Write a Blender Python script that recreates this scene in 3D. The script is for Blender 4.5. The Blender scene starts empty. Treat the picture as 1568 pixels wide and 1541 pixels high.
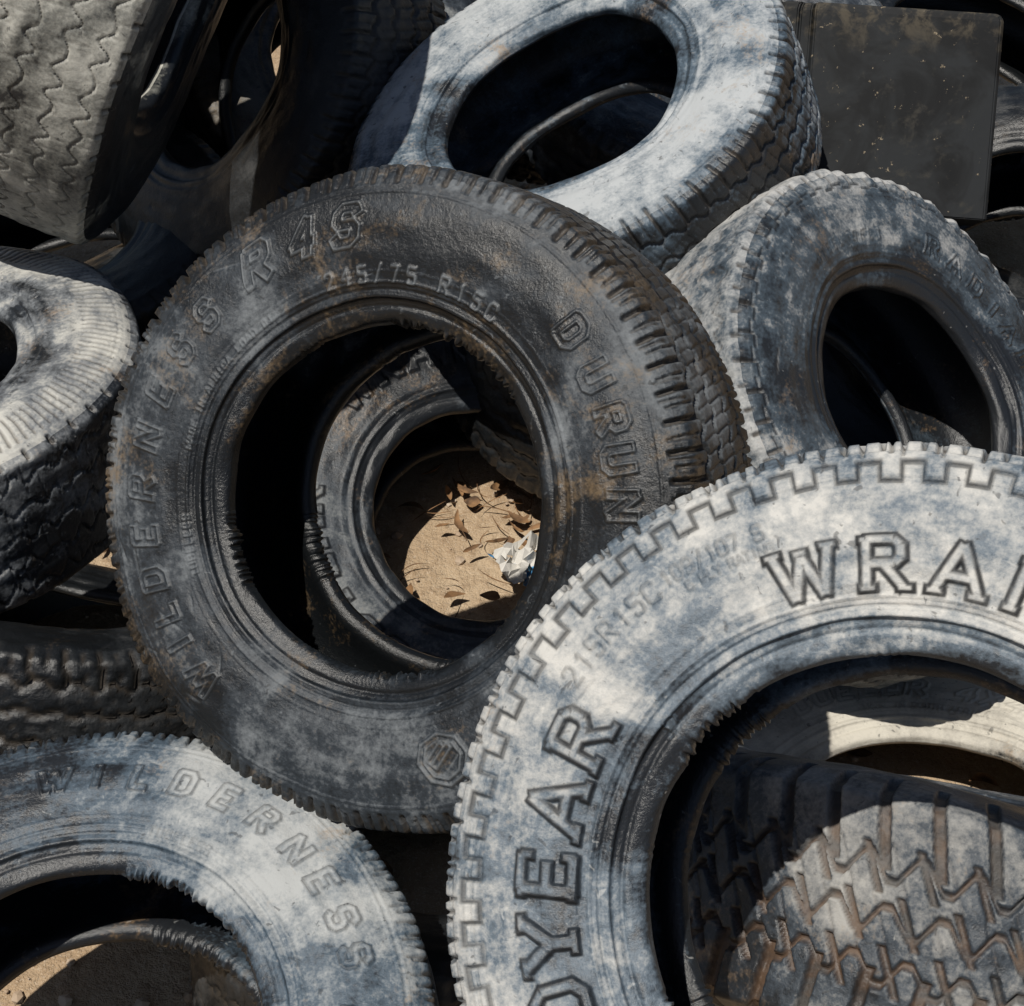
import bpy, math, numpy as np, random, bmesh
from mathutils import Vector, Matrix
sc=bpy.context.scene
rad=math.radians
CAM=Vector((0,-2.1,2.15)); S2=math.sqrt(.5)
# ---------------------------------------------------------------- glyphs
G={
'A':(.8,[[(0,0),(.4,1),(.8,0)],[(.15,.33),(.65,.33)]],[[(-.12,0),(.16,0)],[(.62,0),(.92,0)]]),
'B':(.62,[[(0,0),(0,1),(.5,1),(.6,.88),(.6,.62),(.5,.52),(0,.52)],[(.5,.52),(.62,.4),(.62,.12),(.5,0),(0,0)]],[]),
'C':(.62,[[(.62,.8),(.5,1),(.12,1),(0,.85),(0,.15),(.12,0),(.5,0),(.62,.2)]],[]),
'D':(.64,[[(0,0),(0,1),(.45,1),(.64,.8),(.64,.2),(.45,0),(0,0)]],[[(-.12,0),(0,0)],[(-.12,1),(0,1)]]),
'E':(.58,[[(.58,1),(0,1),(0,0),(.58,0)],[(0,.5),(.45,.5)]],[[(-.12,0),(0,0)],[(-.12,1),(0,1)],[(.58,1),(.58,.8)],[(.58,0),(.58,.2)]]),
'F':(.55,[[(.55,1),(0,1),(0,0)],[(0,.5),(.42,.5)]],[]),
'G':(.66,[[(.64,.8),(.5,1),(.12,1),(0,.85),(0,.15),(.12,0),(.5,0),(.64,.15),(.64,.45),(.38,.45)]],[]),
'H':(.62,[[(0,0),(0,1)],[(.62,0),(.62,1)],[(0,.5),(.62,.5)]],[]),
'I':(.12,[[(.06,0),(.06,1)]],[]),
'K':(.62,[[(0,0),(0,1)],[(.6,1),(0,.45)],[(.2,.6),(.62,0)]],[]),
'L':(.52,[[(0,1),(0,0),(.52,0)]],[[(-.12,1),(.12,1)],[(-.12,0),(0,0)],[(.52,0),(.52,.22)]]),
'M':(.85,[[(0,0),(0,1),(.42,.3),(.85,1),(.85,0)]],[]),
'N':(.66,[[(0,0),(0,1),(.66,0),(.66,1)]],[[(-.12,0),(.12,0)],[(-.12,1),(0,1)],[(.54,1),(.78,1)]]),
'O':(.66,[[(.14,0),(0,.15),(0,.85),(.14,1),(.52,1),(.66,.85),(.66,.15),(.52,0),(.14,0)]],[]),
'P':(.6,[[(0,0),(0,1),(.48,1),(.6,.88),(.6,.6),(.48,.48),(0,.48)]],[]),
'R':(.65,[[(0,0),(0,1),(.5,1),(.62,.88),(.62,.62),(.5,.5),(0,.5)],[(.3,.5),(.65,0)]],[[(-.12,0),(.15,0)],[(-.12,1),(0,1)],[(.55,0),(.8,0)]]),
'S':(.6,[[(.6,.82),(.48,1),(.12,1),(0,.86),(0,.62),(.12,.5),(.48,.5),(.6,.38),(.6,.14),(.48,0),(.12,0),(0,.18)]],[]),
'T':(.64,[[(0,1),(.64,1)],[(.32,1),(.32,0)]],[]),
'U':(.64,[[(0,1),(0,.15),(.14,0),(.5,0),(.64,.15),(.64,1)]],[]),
'V':(.7,[[(0,1),(.35,0),(.7,1)]],[]),
'W':(1.05,[[(0,1),(.26,0),(.52,.85),(.79,0),(1.05,1)]],[[(-.13,1),(.15,1)],[(.4,.93),(.64,.93)],[(.9,1),(1.18,1)]]),
'X':(.62,[[(0,0),(.62,1)],[(0,1),(.62,0)]],[]),
'Y':(.8,[[(0,1),(.4,.45),(.8,1)],[(.4,.45),(.4,0)]],[[(-.12,1),(.15,1)],[(.65,1),(.92,1)],[(.22,0),(.58,0)]]),
'0':(.56,[[(.12,0),(0,.15),(0,.85),(.12,1),(.44,1),(.56,.85),(.56,.15),(.44,0),(.12,0)]],[]),
'1':(.2,[[(0,.8),(.15,1),(.15,0)]],[]),
'2':(.56,[[(0,.8),(.12,1),(.44,1),(.56,.85),(.56,.6),(0,0),(.56,0)]],[]),
'4':(.6,[[(.45,0),(.45,1),(0,.35),(.62,.35)]],[]),
'5':(.56,[[(.56,1),(0,1),(0,.55),(.44,.55),(.56,.42),(.56,.14),(.44,0),(.12,0),(0,.15)]],[]),
'6':(.56,[[(.52,.9),(.42,1),(.12,1),(0,.85),(0,.15),(.12,0),(.44,0),(.56,.15),(.56,.4),(.44,.52),(0,.52)]],[]),
'7':(.56,[[(0,1),(.56,1),(.2,0)]],[]),
'9':(.56,[[(0,.15),(.12,0),(.44,0),(.56,.15),(.56,.85),(.44,1),(.12,1),(0,.85),(0,.6),(.12,.48),(.56,.48)]],[]),
'/':(.45,[[(0,-.1),(.45,1.1)]],[]),
'@':(1.0,[[(.5,0),(.15,.15),(0,.5),(.15,.85),(.5,1),(.85,.85),(1,.5),(.85,.15),(.5,0)],[(.3,.25),(.72,.6)],[(.45,.2),(.8,.5)]],[]),
}
def sstep(x): 
    x=np.clip(x,0,1); return x*x*(3-2*x)
def crom(pts,n):
    p=np.array(pts,float); m=len(p)
    ext=np.vstack([2*p[0]-p[1],p,2*p[-1]-p[-2]])
    t=np.linspace(0,m-1,n*m); i=np.minimum(t.astype(int),m-2); f=(t-i)[:,None]
    a,b,c,d=ext[i],ext[i+1],ext[i+2],ext[i+3]
    return .5*((2*b)+(c-a)*f+(2*a-5*b+4*c-d)*f*f+(3*b-a-3*c+d)*f**3)
def resamp(q,n,end=True):
    L=np.r_[0,np.cumsum(np.linalg.norm(np.diff(q,axis=0),axis=1))]
    t=np.linspace(0,L[-1],n,endpoint=end)
    return np.c_[np.interp(t,L,q[:,0]),np.interp(t,L,q[:,1])]
def tri(x): return 2*np.abs(2*(x-np.floor(x+.5)))-1

def draw_text(D,INK_GLINT,TH,Rf,nf,R,texts):
    for (s,ang0,rc,H,stp,t,mode,hh,shear,ws,serif,ink_glint) in texts:
        rcm=rc*R
        angs=ang0 if isinstance(ang0,(list,tuple)) else [ang0-i*stp for i in range(len(s))]
        for ch,a in zip(s,angs):
            if ch==' ' or ch not in G: continue
            w,pl,sf=G[ch]
            d=(rad(a)-TH+math.pi)%(2*math.pi)-math.pi
            ti=np.where(np.abs(d)*rcm<(w*ws/2+.35)*H)[0]
            ri=np.where(np.abs(Rf[:nf]-rcm)<H*.75)[0]
            if len(ti)==0 or len(ri)==0: continue
            Y=(Rf[ri]-rcm)/H+.5
            X=(d[ti][:,None]*Rf[ri][None,:])/H/ws+w/2-shear*(Y[None,:]-.5)
            Y=np.broadcast_to(Y[None,:],X.shape)
            sd=np.full(X.shape,9.)
            segs=[(p[i],p[i+1]) for p in pl for i in range(len(p)-1)]
            n0=len(segs)
            if serif: segs+=[(p[0],p[1]) for p in sf]
            for k,(a1,b1) in enumerate(segs):
                tt=t if k<n0 else t*.75
                ax,ay=a1;bx,by=b1; dx,dy=bx-ax,by-ay; L=math.hypot(dx,dy); dx/=L;dy/=L
                mx,my=(ax+bx)/2,(ay+by)/2
                al=np.abs((X-mx)*dx+(Y-my)*dy)-L/2-tt*.45; pe=np.abs((X-mx)*-dy+(Y-my)*dx)-tt
                sd=np.minimum(sd,np.maximum(al,pe))
            sd=sd*H; e=.0012
            ins=sstep(.5-sd/e/2)
            if mode=='solid': m=ins; kk=ins
            elif mode=='outline':
                lw=H*.035; m=sstep(.5-(np.abs(sd)-lw)/e/2)+.3*ins; kk=sstep(.5-(np.abs(sd)-lw*.8)/e/2)
            else:
                m=ins; lw=H*.05; kk=sstep(.5-(np.abs(sd+lw*.3)-lw)/e/2)
            ix=np.ix_(ti,ri)
            D[ix]+=m*hh
            if ink_glint>0: INK_GLINT[ix]=np.maximum(INK_GLINT[ix],kk*ink_glint)
            else: INK_GLINT[ix]=np.where(kk>.02,np.minimum(INK_GLINT[ix],kk*ink_glint),INK_GLINT[ix])

def tire_mesh(name,R=.37,Rb=.195,W=.23,nt=1200,nf=90,ntr=60,nb=20,ni=28,tread='blocks',side='plain',texts=(),seed=1,torn=0.,nl=64,depth=.007):
    rs=np.random.RandomState(seed); h=W/2; S=R-Rb
    fp=[(Rb-.004,.70*h),(Rb-.002,.79*h),(Rb+.008,.845*h),(Rb+.022,.875*h),(Rb+.20*S,.94*h),(Rb+.38*S,.99*h),(Rb+.55*S,1.0*h),(Rb+.72*S,.975*h),(Rb+.86*S,.925*h),(R-.014,.875*h)]
    tp=[(R-.014,.875*h),(R-.0045,.82*h),(R-.002,.65*h),(R,.3*h),(R+.0005,0),(R,-.3*h),(R-.002,-.65*h),(R-.0045,-.82*h),(R-.014,-.875*h)]
    F=resamp(crom(fp,30),nf,False); T=resamp(crom(tp,30),ntr,False)
    bp=[(a,-b) for a,b in fp[::-1]]; B=resamp(crom(bp,30),nb,False)
    ip=[(Rb-.004,-.70*h),(Rb-.001,-.60*h),(Rb+.02,-.68*h),(Rb+.3*S,-.86*h),(Rb+.6*S,-.88*h),(R-.035,-.76*h),(R-.018,-.45*h),(R-.016,0)]
    ip=ip+[(a,-b) for a,b in ip[-2::-1]]
    I=resamp(crom(ip,30),ni,False)
    Q=np.vstack([F,T,B,I]); ns=len(Q)
    tg=np.roll(Q,-1,0)-np.roll(Q,1,0); tg/=np.linalg.norm(tg,axis=1)[:,None]+1e-9
    NR=np.c_[-tg[:,1],tg[:,0]]
    if NR[nf//2,1]<0: NR=-NR
    TH=np.linspace(0,2*math.pi,nt,endpoint=False)
    D=np.zeros((nt,ns)); INK_GLINT=np.zeros((nt,ns)); CAV=np.zeros((nt,ns))
    r=Q[:,0]; z=Q[:,1]; x=(r-Rb)/S
    sw=np.zeros(ns,bool); sw[:nf]=True; sw[nf+ntr:nf+ntr+nb]=True
    ring=np.zeros(ns)
    for (c,wd,hh) in [(.155,.012,.0035),(.19,.006,-.002),(.235,.007,.002),(.09,.012,-.002),(.80,.005,.0012),(.84,.004,.001),(.30,.004,.0007)]:
        ring+=hh*np.exp(-((x-c)/wd)**2)
    D+=np.where(sw,ring,0)[None,:]
    T2=TH[:,None]; rr=r[None,:]; zz=(z/h)[None,:]
    trd=np.zeros(ns,bool); trd[nf:nf+ntr]=True
    trd2=np.zeros(ns,bool); trd2[:nf+ntr+nb]=True
    kn=np.arange(0,nt+1,max(1,nt//40)); jit=np.interp(np.arange(nt),kn,rs.uniform(-1,1,len(kn)))*.06
    ph=(TH/(2*math.pi)*nl+jit)[:,None]
    def groove(dist,w): return sstep(.5-(dist-w)/.0015/2)
    circ=2*math.pi*R/nl
    def frac(p): return np.abs(p-np.round(p))
    g=np.zeros((nt,ns))
    if tread!='none':
        rmin={'blocks':R-.028,'lug':R-.045,'zig':R-.012,'rib':R-.014,'wave':R-.02}[tread]
        zmin={'blocks':.52,'lug':.34,'zig':.80,'rib':.78,'wave':.84}[tread]
        wv={'blocks':.0028,'lug':.006,'zig':.004,'rib':.0018,'wave':.003}[tread]
        skew=.9*np.abs(zz)*(.5 if tread!='rib' else 0)
        for off in ((0,.5) if tread=='rib' else (0,)):
            d=frac(ph+off+skew)*circ
            reg=(np.abs(zz)>zmin)&(rr>rmin)&trd2[None,:]
            g=np.maximum(g,groove(d,wv)*reg*sstep((rr-rmin)/.006))
        if tread in('blocks','zig','rib'):
            d=frac(ph+.5+skew)*circ
            reg=(np.abs(zz)>zmin+.08)&(rr>R-.02)&trd2[None,:]
            g=np.maximum(g,.6*groove(d,.0012)*reg)
        cs={'blocks':[-.52,-.18,.18,.52],'lug':[-.36,0,.36],'zig':[-.55,-.2,.15,.5],'rib':[-.7,-.35,0,.35,.7],'wave':[-.66,-.33,0,.33,.66]}[tread]
        am={'blocks':.04,'lug':.09,'zig':.05,'rib':.025,'wave':.07}[tread]
        for k,c in enumerate(cs):
            if tread=='wave': zg=c+am*np.sin(2*math.pi*ph+k*2.1)*.8+.02*np.sin(ph*9)
            else: zg=c+am*np.clip(1.6*tri(ph+k*.5),-1,1)
            g=np.maximum(g,groove(np.abs(zz-zg)*h,{'lug':.004,'wave':.0009}.get(tread,.0024))*trd[None,:])
        if tread in('blocks','lug'):
            for lo,hi,o in ((-.52,-.18,.2),(-.18,.18,.6),(.18,.52,.0)):
                d=frac(ph+o+zz*1.1)*circ
                reg=(zz>lo)&(zz<hi)&trd[None,:]
                g=np.maximum(g,(.55 if tread=='blocks' else 1)*groove(d,.0009 if tread=='blocks' else .004)*reg)
                d=frac(ph+o+.5+zz*1.1)*circ
                g=np.maximum(g,.4*groove(d,.0007)*reg)
        if tread in('zig','wave'):
            d=frac(ph*2+zz*.8)*circ/2
            g=np.maximum(g,.3*groove(d,.0005)*trd[None,:]*(np.sin(ph*3.1+zz*9)>0))
    wear=1+.25*np.sin(3*TH+seed)[:,None]
    D-=g*depth*wear; CAV=np.maximum(CAV,g)
    fr=(np.arange(ns)<nf)[None,:]
    if side=='meander':
        n=62; p=(TH/(2*math.pi)*n)[:,None]%1; r1,r2=R*.896,R*.938; cm=2*math.pi*R*.92/n
        dd=np.where(p<.5,np.abs(rr-r2),np.abs(rr-r1))
        inr=np.maximum(np.maximum(r1-rr,rr-r2),0)
        pv=np.minimum(np.minimum(p,1-p),np.abs(p-.5))*cm
        dd=np.minimum(dd,np.maximum(pv,inr))
        m=groove(dd,.0018)*fr
        step=np.where(p<.5,rr>r2,rr>r1)*fr
        D+=.003*step*sstep((R-rr)/.01+.4); D-=m*.0015; INK_GLINT=np.maximum(INK_GLINT,m*.85)
        d=frac(T2/(2*math.pi)*n+.25)*cm
        m=groove(d,.0013)*(rr>R*.955)*trd2[None,:]; D-=m*.004; CAV=np.maximum(CAV,m)
    if side=='ribs':
        n=150; d=frac(T2/(2*math.pi)*n+ (rr-R*.85)*12)*(2*math.pi*R*.85/n)
        band=sstep((rr-R*.76)/.004)*sstep((R*.925-rr)/.004)*fr
        m=groove(d,.0018)*band; D-=m*.003; CAV=np.maximum(CAV,m*.8)
    if side=='dash':
        n=52; p=(TH/(2*math.pi)*n)[:,None]%1; cm=2*math.pi*R*.92/n
        r1=R*.90
        dd=np.maximum(np.abs(rr-(r1+.006*(p>.45))),(p>.9)*.01)
        m=groove(dd,.0018)*fr; D-=m*.0025; INK_GLINT=np.maximum(INK_GLINT,m*.9)
        m=groove(np.abs(p-.95)*cm,.003)*(rr>r1)*fr; D-=m*.004;CAV=np.maximum(CAV,m*.8)
        rg=sum(np.sin(k*T2+rs.uniform(0,6)) for k in (31,47,83))*.0012+sum(np.sin(k*T2+zz*9+rs.uniform(0,6)) for k in (13,22,57))*.0008
        D+=rg*sstep((np.abs(zz)-.2)/.2)*sstep((rr-R*.90)/.02)*trd2[None,:]
    if side=='edge':
        n=110; d=frac(T2/(2*math.pi)*n)*(2*math.pi*R*.95/n)
        m=groove(d,.0012)*(rr>R*.935)*trd2[None,:]*(np.abs(zz)>.7); D-=m*.0025; CAV=np.maximum(CAV,m*.7)
    draw_text(D,INK_GLINT,TH,r,nf,R,texts)
    for k in range(8):
        a,b,c=rs.uniform(4,22),rs.uniform(20,90),rs.uniform(0,6.28)
        D+=.00035*np.sin(np.round(a)*T2+c)*np.sin(b*(rr+zz*h)*3+c*2)
    for k in range(10):
        a0,r0,tl,ln=rs.uniform(0,6.28),rs.uniform(Rb+.35*S,R*.93),rs.uniform(-.9,.9),rs.uniform(.008,.035)
        dx=((T2-a0+math.pi)%(2*math.pi)-math.pi)*r0; dy=rr-r0
        al=np.abs(dx*math.cos(tl)+dy*math.sin(tl)); pe=np.abs(-dx*math.sin(tl)+dy*math.cos(tl))
        m=sstep(1-al/ln)*sstep(1-pe/.0022)*fr
        D-=m*.0016; INK_GLINT=np.where((m>.15)&(INK_GLINT==0),-.45*m,INK_GLINT)
    PX=Q[None,:,0]+NR[None,:,0]*D; PZ=Q[None,:,1]+NR[None,:,1]*D
    if torn>0:
        nz=np.interp(np.arange(nt),np.arange(0,nt,3),rs.uniform(-1,1,len(np.arange(0,nt,3))))
        am=np.clip(sum(np.sin(k*TH+rs.uniform(0,6)) for k in (2,3,5,9))/1.5,0,1)
        wgt=np.exp(-((rr-(Rb-.004))/.004)**2)*(np.abs(zz)<.9)
        PX+=(nz*am*torn)[:,None]*wgt; PZ+=(np.roll(nz,7)*am*torn*.8)[:,None]*wgt
    o=1+.009*np.cos(2*TH+seed)[:,None]+.004*np.cos(3*TH+2*seed)[:,None]
    PX*=o; PZ+=(.006*np.sin(2*TH+seed*1.7)+.003*np.sin(5*TH+seed))[:,None]
    co=np.empty((nt,ns,3)); co[...,0]=PX*np.cos(T2); co[...,1]=PX*np.sin(T2); co[...,2]=PZ
    i=np.arange(nt)[:,None]; j=np.arange(ns)[None,:]; i2=(i+1)%nt; j2=(j+1)%ns
    q=np.stack([i*ns+j,i2*ns+j,i2*ns+j2,i*ns+j2],-1).reshape(-1,4)
    v=co.reshape(-1,3); f=q[nf//2]; nn=np.cross(v[f[1]]-v[f[0]],v[f[2]]-v[f[1]])
    if nn[2]<0: q=q[:,::-1]
    me=bpy.data.meshes.new(name)
    me.vertices.add(len(v)); me.vertices.foreach_set('co',v.ravel())
    me.loops.add(q.size); me.loops.foreach_set('vertex_index',q.ravel().astype(np.int32))
    me.polygons.add(len(q)); me.polygons.foreach_set('loop_start',np.arange(0,q.size,4,dtype=np.int32))
    me.polygons.foreach_set('loop_total',np.full(len(q),4,dtype=np.int32))
    me.update(calc_edges=True); me.polygons.foreach_set('use_smooth',np.ones(len(q),bool))
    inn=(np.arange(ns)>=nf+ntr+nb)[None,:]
    for nm,arr in (('ink_glint',INK_GLINT),('cav',CAV),('rd',np.broadcast_to(rr,(nt,ns))),('zone',np.broadcast_to(inn*1.+trd[None,:]*.5,(nt,ns)))):
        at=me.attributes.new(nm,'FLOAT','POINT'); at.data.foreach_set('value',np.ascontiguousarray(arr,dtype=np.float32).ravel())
    return me
# ---------------------------------------------------------------- material helpers
class NT:
    def __init__(s,mat): s.t=mat.node_tree; s.n=s.t.nodes; s.l=s.t.links
    def N(s,ty,**k):
        n=s.n.new(ty)
        for a,b in k.items(): setattr(n,a,b)
        return n
    def L(s,a,b): s.l.new(a,b)
    def math(s,op,a,b=None,clamp=False):
        n=s.n.new('ShaderNodeMath'); n.operation=op; n.use_clamp=clamp
        for k,x in enumerate((a,b)):
            if x is None: continue
            if hasattr(x,'links'): s.L(x,n.inputs[k])
            else: n.inputs[k].default_value=x
        return n.outputs[0]
    def mix(s,f,a,b):
        n=s.n.new('ShaderNodeMix'); n.data_type='RGBA'
        for k,x in ((0,f),(6,a),(7,b)):
            if hasattr(x,'links'): s.L(x,n.inputs[k])
            else: n.inputs[k].default_value=x if k==0 else (*x,1)
        return n.outputs[2]
    def noise(s,vec,sc,det=6,rough=.6,dist=0):
        n=s.n.new('ShaderNodeTexNoise'); n.inputs['Scale'].default_value=sc; n.inputs['Detail'].default_value=det
        n.inputs['Roughness'].default_value=rough; n.inputs['Distortion'].default_value=dist
        s.L(vec,n.inputs['Vector']); return n.outputs['Fac']
    def mr(s,x,a,b,c=0,d=1):
        n=s.n.new('ShaderNodeMapRange'); n.interpolation_type='SMOOTHSTEP'
        s.L(x,n.inputs[0]); n.inputs[1].default_value=a;n.inputs[2].default_value=b;n.inputs[3].default_value=c;n.inputs[4].default_value=d
        return n.outputs[0]
def newmat(name):
    m=bpy.data.materials.new(name); m.use_nodes=True; m.node_tree.nodes.clear(); t=NT(m)
    o=t.N('ShaderNodeOutputMaterial'); b=t.N('ShaderNodeBsdfPrincipled'); t.L(b.outputs[0],o.inputs[0]); return m,t,b
def rubber(name,dark=(.014,.016,.019),mid=(.10,.125,.155),light=(.42,.43,.43),dust=.5,brown=.2,seed=0,inkc=(.010,.011,.013),tread_dark=.0,bcol=(.24,.16,.09),rb=.2,bead=.3,groovec=(.09,.07,.05)):
    m,t,b=newmat(name)
    tc=t.N('ShaderNodeTexCoord'); mp=t.N('ShaderNodeMapping'); t.L(tc.outputs['Object'],mp.inputs[0]); mp.inputs['Location'].default_value=(seed*3.1,seed*1.7,seed*.9)
    V=mp.outputs[0]
    at=lambda n:(lambda a:(setattr(a,'attribute_name',n),a.outputs['Fac'])[1])(t.N('ShaderNodeAttribute'))
    ink_glint,cav,rd,zone=at('ink_glint'),at('cav'),at('rd'),at('zone')
    n1=t.noise(V,4.6,3,.58,.6); n2=t.noise(V,22,5,.72,.3); n3=t.noise(V,190,2,.6)
    sx=t.N('ShaderNodeSeparateXYZ'); t.L(V,sx.inputs[0]); cx=t.N('ShaderNodeCombineXYZ')
    t.L(t.math('MULTIPLY',sx.outputs[0],7.),cx.inputs[0]);t.L(t.math('MULTIPLY',sx.outputs[1],7.),cx.inputs[1]);t.L(t.math('MULTIPLY',rd,85.),cx.inputs[2])
    n4=t.noise(cx.outputs[0],1.,3,.55)
    cx2=t.N('ShaderNodeCombineXYZ')
    nrm=t.N('ShaderNodeVectorMath',operation='NORMALIZE'); t.L(tc.outputs['Object'],nrm.inputs[0])
    s2=t.N('ShaderNodeSeparateXYZ'); t.L(nrm.outputs[0],s2.inputs[0])
    t.L(t.math('MULTIPLY',s2.outputs[0],22.),cx2.inputs[0]);t.L(t.math('MULTIPLY',s2.outputs[1],22.),cx2.inputs[1]);t.L(t.math('MULTIPLY',rd,12.),cx2.inputs[2])
    n5=t.noise(cx2.outputs[0],1.,3,.55)
    a=t.math('ADD',t.math('MULTIPLY',n1,1.4),t.math('MULTIPLY',n2,.66))
    a=t.math('ADD',a,t.math('MULTIPLY',n4,.22)); a=t.math('ADD',a,t.math('MULTIPLY',n5,.16)); a=t.math('ADD',a,t.math('MULTIPLY',n3,.28))
    a=t.math('SUBTRACT',a,1.36)
    a=t.math('MULTIPLY',a,1.95)
    a=t.math('ADD',a,dust)
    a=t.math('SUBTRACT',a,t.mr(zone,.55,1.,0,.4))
    if tread_dark:
        cn=t.N('ShaderNodeMath',operation='COMPARE'); t.L(zone,cn.inputs[0]); cn.inputs[1].default_value=.5; cn.inputs[2].default_value=.2
        a=t.math('SUBTRACT',a,t.math('MULTIPLY',cn.outputs[0],tread_dark))
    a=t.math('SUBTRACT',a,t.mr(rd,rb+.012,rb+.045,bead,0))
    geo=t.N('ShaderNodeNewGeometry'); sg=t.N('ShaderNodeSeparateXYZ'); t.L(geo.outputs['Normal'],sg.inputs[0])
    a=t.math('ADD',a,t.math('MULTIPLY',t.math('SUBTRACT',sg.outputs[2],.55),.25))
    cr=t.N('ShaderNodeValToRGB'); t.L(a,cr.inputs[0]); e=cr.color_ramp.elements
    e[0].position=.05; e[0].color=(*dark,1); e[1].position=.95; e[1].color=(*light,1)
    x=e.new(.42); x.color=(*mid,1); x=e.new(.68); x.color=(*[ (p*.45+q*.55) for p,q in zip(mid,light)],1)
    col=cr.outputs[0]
    b1=t.noise(V,8.3,5,.72,.5)
    bm=t.mr(t.math('ADD',t.math('MULTIPLY',b1,.8),t.math('MULTIPLY',n3,.25)),.62-brown*.2,.80-brown*.2,0,.75)
    col=t.mix(bm,col,bcol)
    sp=t.noise(V,75,2,.7,.6); col=t.mix(t.mr(sp,.68,.76,0,.35),col,tuple(min(1,c*1.15) for c in light))
    col=t.mix(t.mr(sp,.36,.28,0,.55),col,dark)
    gm=t.mix(t.mr(b1,.4,.6),tuple(.7*c+.3*d for c,d in zip(dark,(.09,.07,.05))),tuple(.4*c+.6*d for c,d in zip(dark,groovec)))
    col=t.mix(t.math('MULTIPLY',cav,t.mr(n2,.35,.6,.6,.9)),col,gm)
    col=t.mix(t.math('MULTIPLY',t.math('MAXIMUM',ink_glint,0.),t.mr(n2,.3,.6,.55,1.)),col,inkc)
    col=t.mix(t.math('MULTIPLY',t.math('MAXIMUM',t.math('MULTIPLY',ink_glint,-1.),0.),t.mr(n2,.35,.6,.5,1.)),col,light)  # negative part: highlight on letter edges painted into the colour, plus pale scratches
    t.L(col,b.inputs['Base Color'])
    t.L(t.mr(a,.0,.8,.32,.70),b.inputs['Roughness']); b.inputs['Specular IOR Level'].default_value=.5
    bn=t.noise(V,120,5,.75)
    bu=t.N('ShaderNodeBump'); bu.inputs['Strength'].default_value=.5; bu.inputs['Distance'].default_value=.003
    t.L(bn,bu.inputs['Height']); t.L(bu.outputs[0],b.inputs['Normal'])
    return m
YUP=Vector((0,S2,S2))
def tire(loc,n,mat=None,**k):
    name='truck_tire'
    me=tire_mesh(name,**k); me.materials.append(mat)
    ob=bpy.data.objects.new(name,me); sc.collection.objects.link(ob)
    z=Vector(n).normalized(); y=(YUP-z*YUP.dot(z)); y.normalize(); x=y.cross(z)
    M=Matrix((x,y,z)).transposed().to_4x4(); M.translation=Vector(loc)-z*(k.get('W',.23)/2)
    ob.matrix_world=M
    return ob
def tx(s,a,rc,H,st,t=.1,mode='solid',hh=.0016,sh=0,ws=1,serif=False,ink_glint=.3): return (s,a,rc,H,st,t,mode,hh,sh,ws,serif,ink_glint)
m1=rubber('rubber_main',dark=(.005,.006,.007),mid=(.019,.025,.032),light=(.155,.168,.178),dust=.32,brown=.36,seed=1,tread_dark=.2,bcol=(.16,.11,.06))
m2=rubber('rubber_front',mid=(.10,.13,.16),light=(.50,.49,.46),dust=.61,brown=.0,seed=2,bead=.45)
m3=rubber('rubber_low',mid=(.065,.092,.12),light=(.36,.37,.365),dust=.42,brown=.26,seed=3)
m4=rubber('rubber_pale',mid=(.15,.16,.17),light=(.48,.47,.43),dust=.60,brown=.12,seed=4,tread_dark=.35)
m5=rubber('rubber_white_side_shade',mid=(.19,.19,.17),light=(.48,.47,.42),dust=.10,brown=.05,seed=5,bead=0,tread_dark=-.62)  # sidewall darkened in the colour to stand for its shade; tread kept pale
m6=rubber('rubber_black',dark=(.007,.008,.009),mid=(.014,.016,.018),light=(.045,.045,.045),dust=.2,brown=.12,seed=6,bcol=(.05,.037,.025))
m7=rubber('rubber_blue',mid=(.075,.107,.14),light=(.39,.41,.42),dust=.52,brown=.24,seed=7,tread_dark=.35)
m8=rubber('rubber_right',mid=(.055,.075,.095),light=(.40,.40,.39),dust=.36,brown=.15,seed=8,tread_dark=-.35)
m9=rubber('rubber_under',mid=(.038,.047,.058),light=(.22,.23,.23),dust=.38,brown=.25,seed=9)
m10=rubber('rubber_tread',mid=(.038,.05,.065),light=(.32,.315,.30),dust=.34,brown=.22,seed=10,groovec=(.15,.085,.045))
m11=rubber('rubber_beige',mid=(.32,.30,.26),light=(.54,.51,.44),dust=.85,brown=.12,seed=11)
m12=rubber('rubber_brown',mid=(.09,.08,.065),light=(.2,.19,.17),dust=.45,brown=.6,seed=12,bcol=(.14,.10,.06))
WA=[223,213.7,206,197.8,187.6,177,165.8,155,144.6,135]
tire((-.156,-.782,.836),(-.423,-.641,.641),mat=m1,R=.374,Rb=.199,W=.245,nt=1500,nf=110,ntr=70,tread='blocks',side='edge',nl=74,seed=1,torn=.004,depth=.0055,texts=[
 tx('WILDERNESS',WA,.80,.031,0,.13,'outline',.0026,.1,1,False,-.5), tx('R4S',[119,107,96],.815,.038,0,.15,'outline',.003,.25,1.1,False,-.6),  # negative values lighten the raised outlines, a painted highlight
 tx('DURUN',[36,25.5,16,8,-1],.80,.030,0,.15,'outline',.0026,0,1.1,False,-.4), tx('@',[-72],.78,.05,0,.07,'outline',.0026,0,1.1,False,-.5),
 tx('245/75 R15C',103,.665,.017,4.9,.1,ink_glint=-.55,hh=.002), tx('TUBELESS',200,.65,.009,2.2,.09,ink_glint=-.4),tx('MADE IN AFRICA LOAD 01',165,.65,.008,2.0,.09,ink_glint=-.4)])
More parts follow.
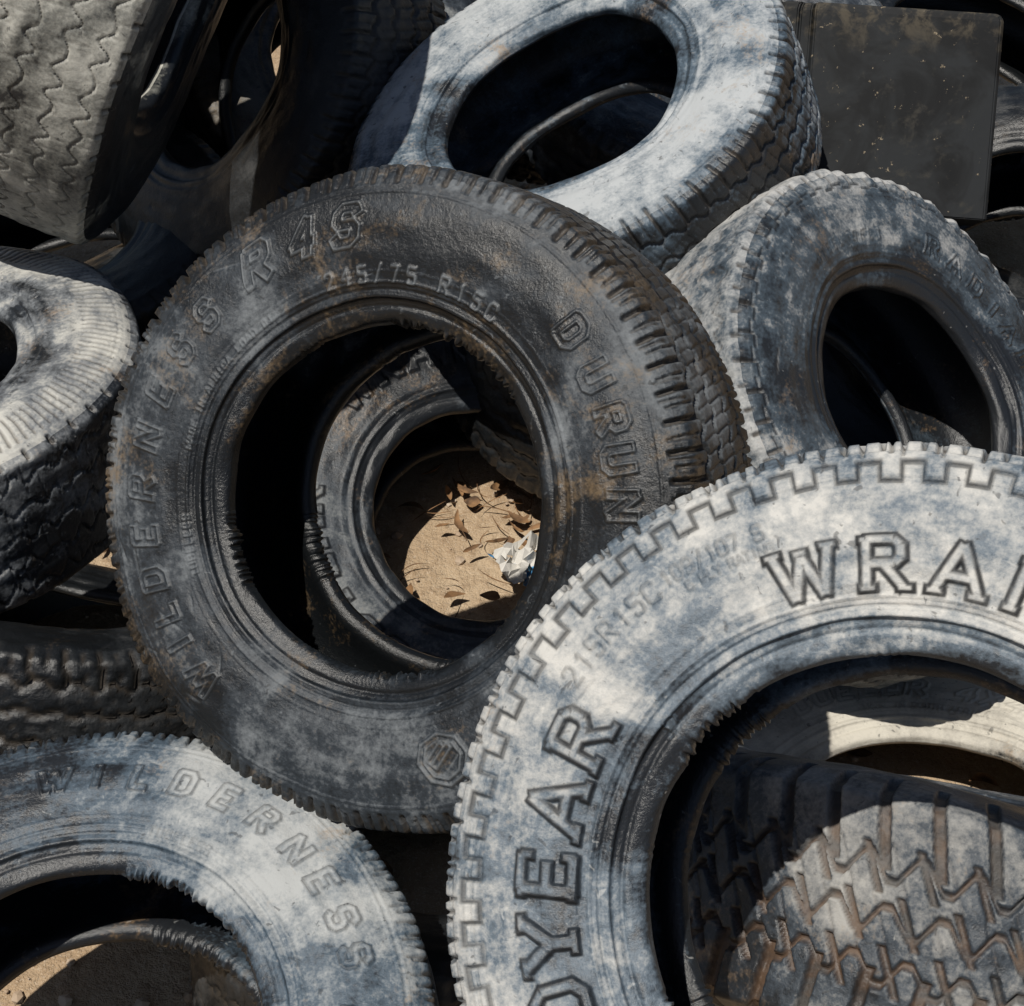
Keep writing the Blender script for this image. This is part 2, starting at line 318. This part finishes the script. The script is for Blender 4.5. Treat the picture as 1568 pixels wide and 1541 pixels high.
tire((.291,-1.399,1.009),(-.301,-.518,.801),mat=m2,R=.376,Rb=.203,W=.215,nt=1600,nf=120,ntr=50,tread='rib',side='meander',nl=70,seed=2,torn=.0035,texts=[
 tx('GOODYEAR',[235,223,211.5,200,189.6,178,166.5,154.5],.74,.043,0,.12,'block',.0045,0,1.1,True,.95),
 tx('WRANGLER',[106,92.5,80,67,54,43,32,20],.715,.038,0,.13,'block',.0045,0,1.15,True,.95),
 tx('215R15C',147,.825,.017,2.9,.08,ink_glint=.4),tx('109/107 S',126.5,.83,.013,1.9,.09,ink_glint=.4),tx('6 PLY RATING',124,.79,.008,1.25,.1,ink_glint=.4),tx('@',[143],.60,.012,0,.06)])
tire((-.464,-1.246,.515),(-.030,-.064,.998),mat=m3,R=.39,Rb=.208,W=.22,nt=1300,nf=100,ntr=40,tread='rib',side='edge',nl=80,seed=3,torn=.005,texts=[
 tx('WILDERNESS',[103,94,84.5,75,65,55,45,36,27,18.5],.80,.028,0,.14,'outline',.0028,.1,1.1,False,.8),tx('R4S',[4,-6,-16],.79,.034,0,.15,'outline',.0028,.2,1.1,False,.8),tx('TUBELESS',78,.64,.01,2.4,.09)])
tire((-.872,-.247,.609),(0,.141,.990),mat=m4,R=.345,Rb=.172,W=.26,nt=1000,nf=70,ntr=60,tread='wave',side='ribs',nl=52,seed=4,texts=[tx('SUPER',[60,48,36,24,12],.66,.03,0,.14,'outline',.0016)])
tire((-.455,.245,.889),(.908,-.150,-.392),mat=m5,R=.43,Rb=.21,W=.27,nt=1100,nf=40,ntr=110,tread='wave',nl=64,seed=5,depth=.006)
tire((-.556,.574,.581),(-.660,-.495,.566),mat=m6,R=.38,Rb=.19,W=.26,nt=800,nf=50,ntr=50,tread='blocks',seed=6)
tire((.061,.186,.759),(-.399,-.106,.911),mat=m7,R=.366,Rb=.195,W=.23,nt=1200,nf=80,ntr=60,tread='blocks',nl=60,seed=7,texts=[tx('TUBELESS',30,.62,.012,2.5)])
tire((.589,-.287,.541),(.600,-.332,.728),mat=m8,R=.37,Rb=.19,W=.24,nt=1200,nf=80,ntr=60,tread='wave',side='dash',seed=8,depth=.003,texts=[
 tx('RADIAL',[68,57,46,36,27,17],.72,.028,0,.13,'outline',.0028,0,1.1,True,.95),tx('STEEL BELT',128,.70,.013,4,.1,ink_glint=.5),tx('USE ONLY WITH TUBES',150,.84,.008,1.9,.1,ink_glint=.5)])
tire((-.042,-.124,.167),(.080,-.382,.921),mat=m9,R=.40,Rb=.19,W=.22,nt=1100,nf=80,ntr=40,tread='rib',side='meander',seed=9,texts=[
 tx('WRANGLER',[137,124,111,98,86,75,64,53],.74,.046,0,.14,'block',.004,0,1.1,True,.95),tx('GOODYEAR',[262,250,238,226,214,202,190,178],.74,.046,0,.14,'block',.004,0,1.1,True,.95)])
tire((.542,-.938,.512),(.182,.763,.620),mat=m10,R=.39,Rb=.2,W=.27,nt=1300,nf=40,ntr=110,tread='lug',nl=46,seed=10,depth=.009)
tire((.569,-.780,.218),(0,.248,.969),mat=m11,R=.39,Rb=.22,W=.22,nt=1000,nf=80,ntr=30,tread='rib',seed=11,texts=[tx('DUELER 4X4',118,.78,.034,7,.13,'outline',.002,.2,1.1),tx('MADE IN SOUTH AFRICA',100,.68,.010,2.)])
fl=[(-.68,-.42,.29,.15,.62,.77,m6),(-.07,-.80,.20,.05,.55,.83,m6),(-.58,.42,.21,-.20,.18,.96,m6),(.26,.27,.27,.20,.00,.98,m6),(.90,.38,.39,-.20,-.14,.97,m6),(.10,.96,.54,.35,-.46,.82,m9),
(-.30,.97,.35,.30,-.43,.85,m12),(.80,.19,.20,.10,.00,.99,m6),(.52,.02,.20,-.10,.06,.99,m6),(-.65,.62,1.19,.10,.06,.99,m6),(.37,.74,.54,.10,-.25,.96,m9),(.96,1.06,.36,.10,-.14,.99,m6),(-.86,.46,.33,-.10,.00,.99,m6)]  # highest filler: unseen tire added above the frame to shade the upright black one
for i,(a,b_,c,d,e_,f_,mm) in enumerate(fl):
    tire((a,b_,c),(d,e_,f_),mat=mm,R=.36,Rb=.185,W=.22,nt=400,nf=36,ntr=36,nb=14,ni=18,tread='blocks',nl=50,seed=21+i)
# ------------------------------------------------------------- plastic box
def boxobj():
    m,t,b=newmat('scuffed_black_plastic'); tc=t.N('ShaderNodeTexCoord'); V=tc.outputs['Object']
    n1=t.noise(V,9,4,.65,.6); n2=t.noise(V,60,4,.7); n3=t.noise(V,25,4,.7,.3)
    col=t.mix(t.mr(n1,.40,.62),(.003,.0035,.004),(.016,.018,.020)); col=t.mix(t.mr(n3,.56,.74,0,.5),col,(.05,.045,.035))
    sx=t.N('ShaderNodeSeparateXYZ'); t.L(V,sx.inputs[0])
    ed=t.math('MULTIPLY',t.mr(sx.outputs[1],.08,.16),t.mr(n3,.45,.62)); col=t.mix(t.math('MULTIPLY',ed,.5),col,(.11,.09,.06))
    col=t.mix(t.mr(n2,.65,.70,0,.8),col,(.26,.21,.14)); t.L(col,b.inputs['Base Color']); t.L(t.mr(n1,.3,.7,.5,.75),b.inputs['Roughness']); b.inputs['Specular IOR Level'].default_value=.25
    bm=bmesh.new()
    prof=[(-.17,-.06),(-.165,-.02),(-.15,.0),(-.148,.006),(-.125,.006),(-.12,.0),(-.105,.0),(-.10,.012),(.17,.012),(.176,.006),(.176,-.10),(-.17,-.10)]
    prof=[(x*1.1,z) for x,z in prof]
    H=.165; lev=[(-H,1.),(H-.012,1.),(H-.004,.985),(H,.96)]
    rows=[[bm.verts.new((x*s,y+.02*(x*(-.5)),(z+.04)*s-.04)) for x,z in prof] for y,s in lev]
    for a,c in zip(rows,rows[1:]):
        for i in range(len(prof)):
            j=(i+1)%len(prof); bm.faces.new((a[i],a[j],c[j],c[i]))
    bm.faces.new(rows[-1]); bm.faces.new(rows[0][::-1])
    bmesh.ops.recalc_face_normals(bm,faces=bm.faces)
    bmesh.ops.bevel(bm,geom=[e for e in bm.edges if e.calc_face_angle(0)>.5],offset=.002,segments=2,affect='EDGES')
    bmesh.ops.recalc_face_normals(bm,faces=bm.faces)
    me=bpy.data.meshes.new('plastic_box'); bm.to_mesh(me); me.materials.append(m)
    ob=bpy.data.objects.new('plastic_box',me); sc.collection.objects.link(ob)
    z=Vector((-.05,-.76,.65)).normalized(); y=(YUP-z*YUP.dot(z)).normalized(); x=y.cross(z)
    M=Matrix((x,y,z)).transposed().to_4x4(); M.translation=(.592,.32,.635); ob.matrix_world=M@Matrix.Rotation(rad(-4),4,'Z')
boxobj()
# ------------------------------------------------------------- ground
m,t,b=newmat('sand'); tc=t.N('ShaderNodeTexCoord'); V=tc.outputs['Object']
n1=t.noise(V,3,3,.6); n2=t.noise(V,40,5,.7); n3=t.noise(V,300,2,.7)
col=t.mix(t.mr(n1,.3,.7),(.36,.25,.15),(.50,.38,.25)); col=t.mix(t.mr(n2,.45,.7,0,.6),col,(.25,.16,.09)); col=t.mix(t.mr(n3,.55,.65,0,.5),col,(.6,.5,.38))
t.L(col,b.inputs['Base Color']); b.inputs['Roughness'].default_value=.95
bu=t.N('ShaderNodeBump'); bu.inputs['Strength'].default_value=.9; bu.inputs['Distance'].default_value=.02; t.L(n2,bu.inputs['Height']); t.L(bu.outputs[0],b.inputs['Normal'])
bm=bmesh.new()
xs=[-300,-60,-12]+[ -4+8*i/120 for i in range(121)]+[12,60,300]
rng=random.Random(4)
def gz(x,y): return .012*math.sin(x*5+1)*math.sin(y*4)+.008*math.sin(x*13+y*9)
g=[[bm.verts.new((x,y,(gz(x,y)+rng.uniform(-.004,.004)) if abs(x)<4.1 and abs(y)<4.1 else 0)) for y in xs] for x in xs]
for i in range(len(xs)-1):
    for j in range(len(xs)-1): bm.faces.new((g[i][j],g[i+1][j],g[i+1][j+1],g[i][j+1]))
for f in bm.faces: f.smooth=True
me=bpy.data.meshes.new('sand_ground'); bm.to_mesh(me); me.materials.append(m); ob=bpy.data.objects.new('sand_ground',me); sc.collection.objects.link(ob)
def simple(name,c1,c2,sc_=20,rough=.8):
    m,t,b=newmat(name); tc=t.N('ShaderNodeTexCoord'); n=t.noise(tc.outputs['Object'],sc_,3,.6)
    t.L(t.mix(t.mr(n,.3,.7),c1,c2),b.inputs['Base Color']); b.inputs['Roughness'].default_value=rough; return m
ml=simple('dry_leaf',(.05,.025,.01),(.26,.14,.06),30); mp_=simple('pebble',(.3,.2,.12),(.5,.42,.33),9)
bm=bmesh.new()
for k in range(1800):
    x=rng.uniform(-1.3,1.3); y=rng.uniform(-1.5,1.4); s=rng.choice([.002,.003,.004,.006,.009])*rng.uniform(.7,1.3)
    r=bmesh.ops.create_icosphere(bm,subdivisions=1,radius=s)
    for v in r['verts']: v.co=Vector((v.co.x*rng.uniform(.8,1.3),v.co.y*rng.uniform(.8,1.2),v.co.z*.7))+Vector((x,y,.003+gz(x,y)))
me=bpy.data.meshes.new('gravel'); bm.to_mesh(me); me.materials.append(mp_); sc.collection.objects.link(bpy.data.objects.new('gravel',me))
bm=bmesh.new()
def leaf(x,y,z,L,w):
    M=Matrix.Translation((x,y,z))@Matrix.Rotation(rng.uniform(0,6.28),4,'Z')@Matrix.Rotation(rng.uniform(-.6,.6),4,'X')@Matrix.Rotation(rng.uniform(-.4,.4),4,'Y')
    cu=rng.uniform(-.4,1.4); bend=rng.uniform(-.8,.8); n=6; rows=[]
    for i in range(n+1):
        t_=i/n; ww=w*math.sin(math.pi*min(.98,max(.03,t_**.8)))**.8*rng.uniform(.8,1.1); zz=cu*L*(t_-.5)**2
        rows.append([bm.verts.new(M@Vector(((t_-.5)*L,s*ww+bend*L*(t_-.5)**2,zz+abs(s)*ww*.5))) for s in(-1,0,1)])
    for a,c in zip(rows,rows[1:]):
        for i in(0,1): bm.faces.new((a[i],a[i+1],c[i+1],c[i]))
for k in range(310):
    if k<80: x=rng.gauss(.10,.12); y=rng.gauss(.0,.12)
    elif k<120: x=rng.gauss(.16,.05); y=rng.gauss(.06,.05)
    else: x=rng.uniform(-1.2,1.2); y=rng.uniform(-1.2,1.2)
    leaf(x,y,rng.uniform(.012,.025),rng.uniform(.015,.06),rng.uniform(.004,.012))
for k in range(90):
    x=rng.gauss(.08,.2); y=rng.gauss(.02,.2); leaf(x,y,.015,rng.uniform(.03,.09),.0012)
me=bpy.data.meshes.new('dry_leaves'); bm.to_mesh(me); me.materials.append(ml)
for p in me.polygons: p.use_smooth=True
sc.collection.objects.link(bpy.data.objects.new('dry_leaves',me))
m,t,b=newmat('wrapper'); tc=t.N('ShaderNodeTexCoord'); n=t.noise(tc.outputs['Object'],14,2,.5)
t.L(t.mix(t.mr(n,.60,.62),(.55,.53,.49),(.05,.25,.5)),b.inputs['Base Color']); b.inputs['Roughness'].default_value=.8
bm=bmesh.new(); nn=12; gg=[[bm.verts.new(((i/nn-.5)*.10+rng.uniform(-.005,.005),(j/nn-.5)*.075+rng.uniform(-.005,.005),rng.uniform(-.009,.009)+.018*math.sin(i*1.1)*math.cos(j*.9))) for j in range(nn+1)] for i in range(nn+1)]
for i in range(nn):
    for j in range(nn): 
        if rng.random()>.04: bm.faces.new((gg[i][j],gg[i+1][j],gg[i+1][j+1],gg[i][j+1]))
me=bpy.data.meshes.new('crumpled_wrapper'); bm.to_mesh(me); me.materials.append(m)
ob=bpy.data.objects.new('crumpled_wrapper',me); sc.collection.objects.link(ob)
ob.location=(.02,-.13,.045); ob.rotation_euler=(.3,.2,.7)
# ------------------------------------------------------------- light
sd=Vector((-.27,-.22,.935)).normalized()
su=bpy.data.lights.new('sun','SUN'); su.energy=4.6; su.angle=rad(.53); su.color=(1,.95,.87); so=bpy.data.objects.new('sun',su); sc.collection.objects.link(so)
so.rotation_euler=sd.to_track_quat('Z','Y').to_euler()
w=bpy.data.worlds.new('World'); sc.world=w; w.use_nodes=True; nt=w.node_tree; bg=nt.nodes['Background']
sk=nt.nodes.new('ShaderNodeTexSky'); sk.sky_type='NISHITA'; sk.sun_disc=False; sk.sun_elevation=math.asin(sd.z); sk.sun_rotation=math.atan2(sd.x,sd.y)
nt.links.new(sk.outputs[0],bg.inputs[0]); bg.inputs[1].default_value=.052
cd=bpy.data.cameras.new('cam'); cd.lens=60; cd.clip_end=1000; co=bpy.data.objects.new('cam',cd); sc.collection.objects.link(co); co.location=CAM; co.rotation_euler=(rad(45),0,0); sc.camera=co
sc.view_settings.view_transform='Standard'; sc.view_settings.look='None'; sc.view_settings.exposure=0
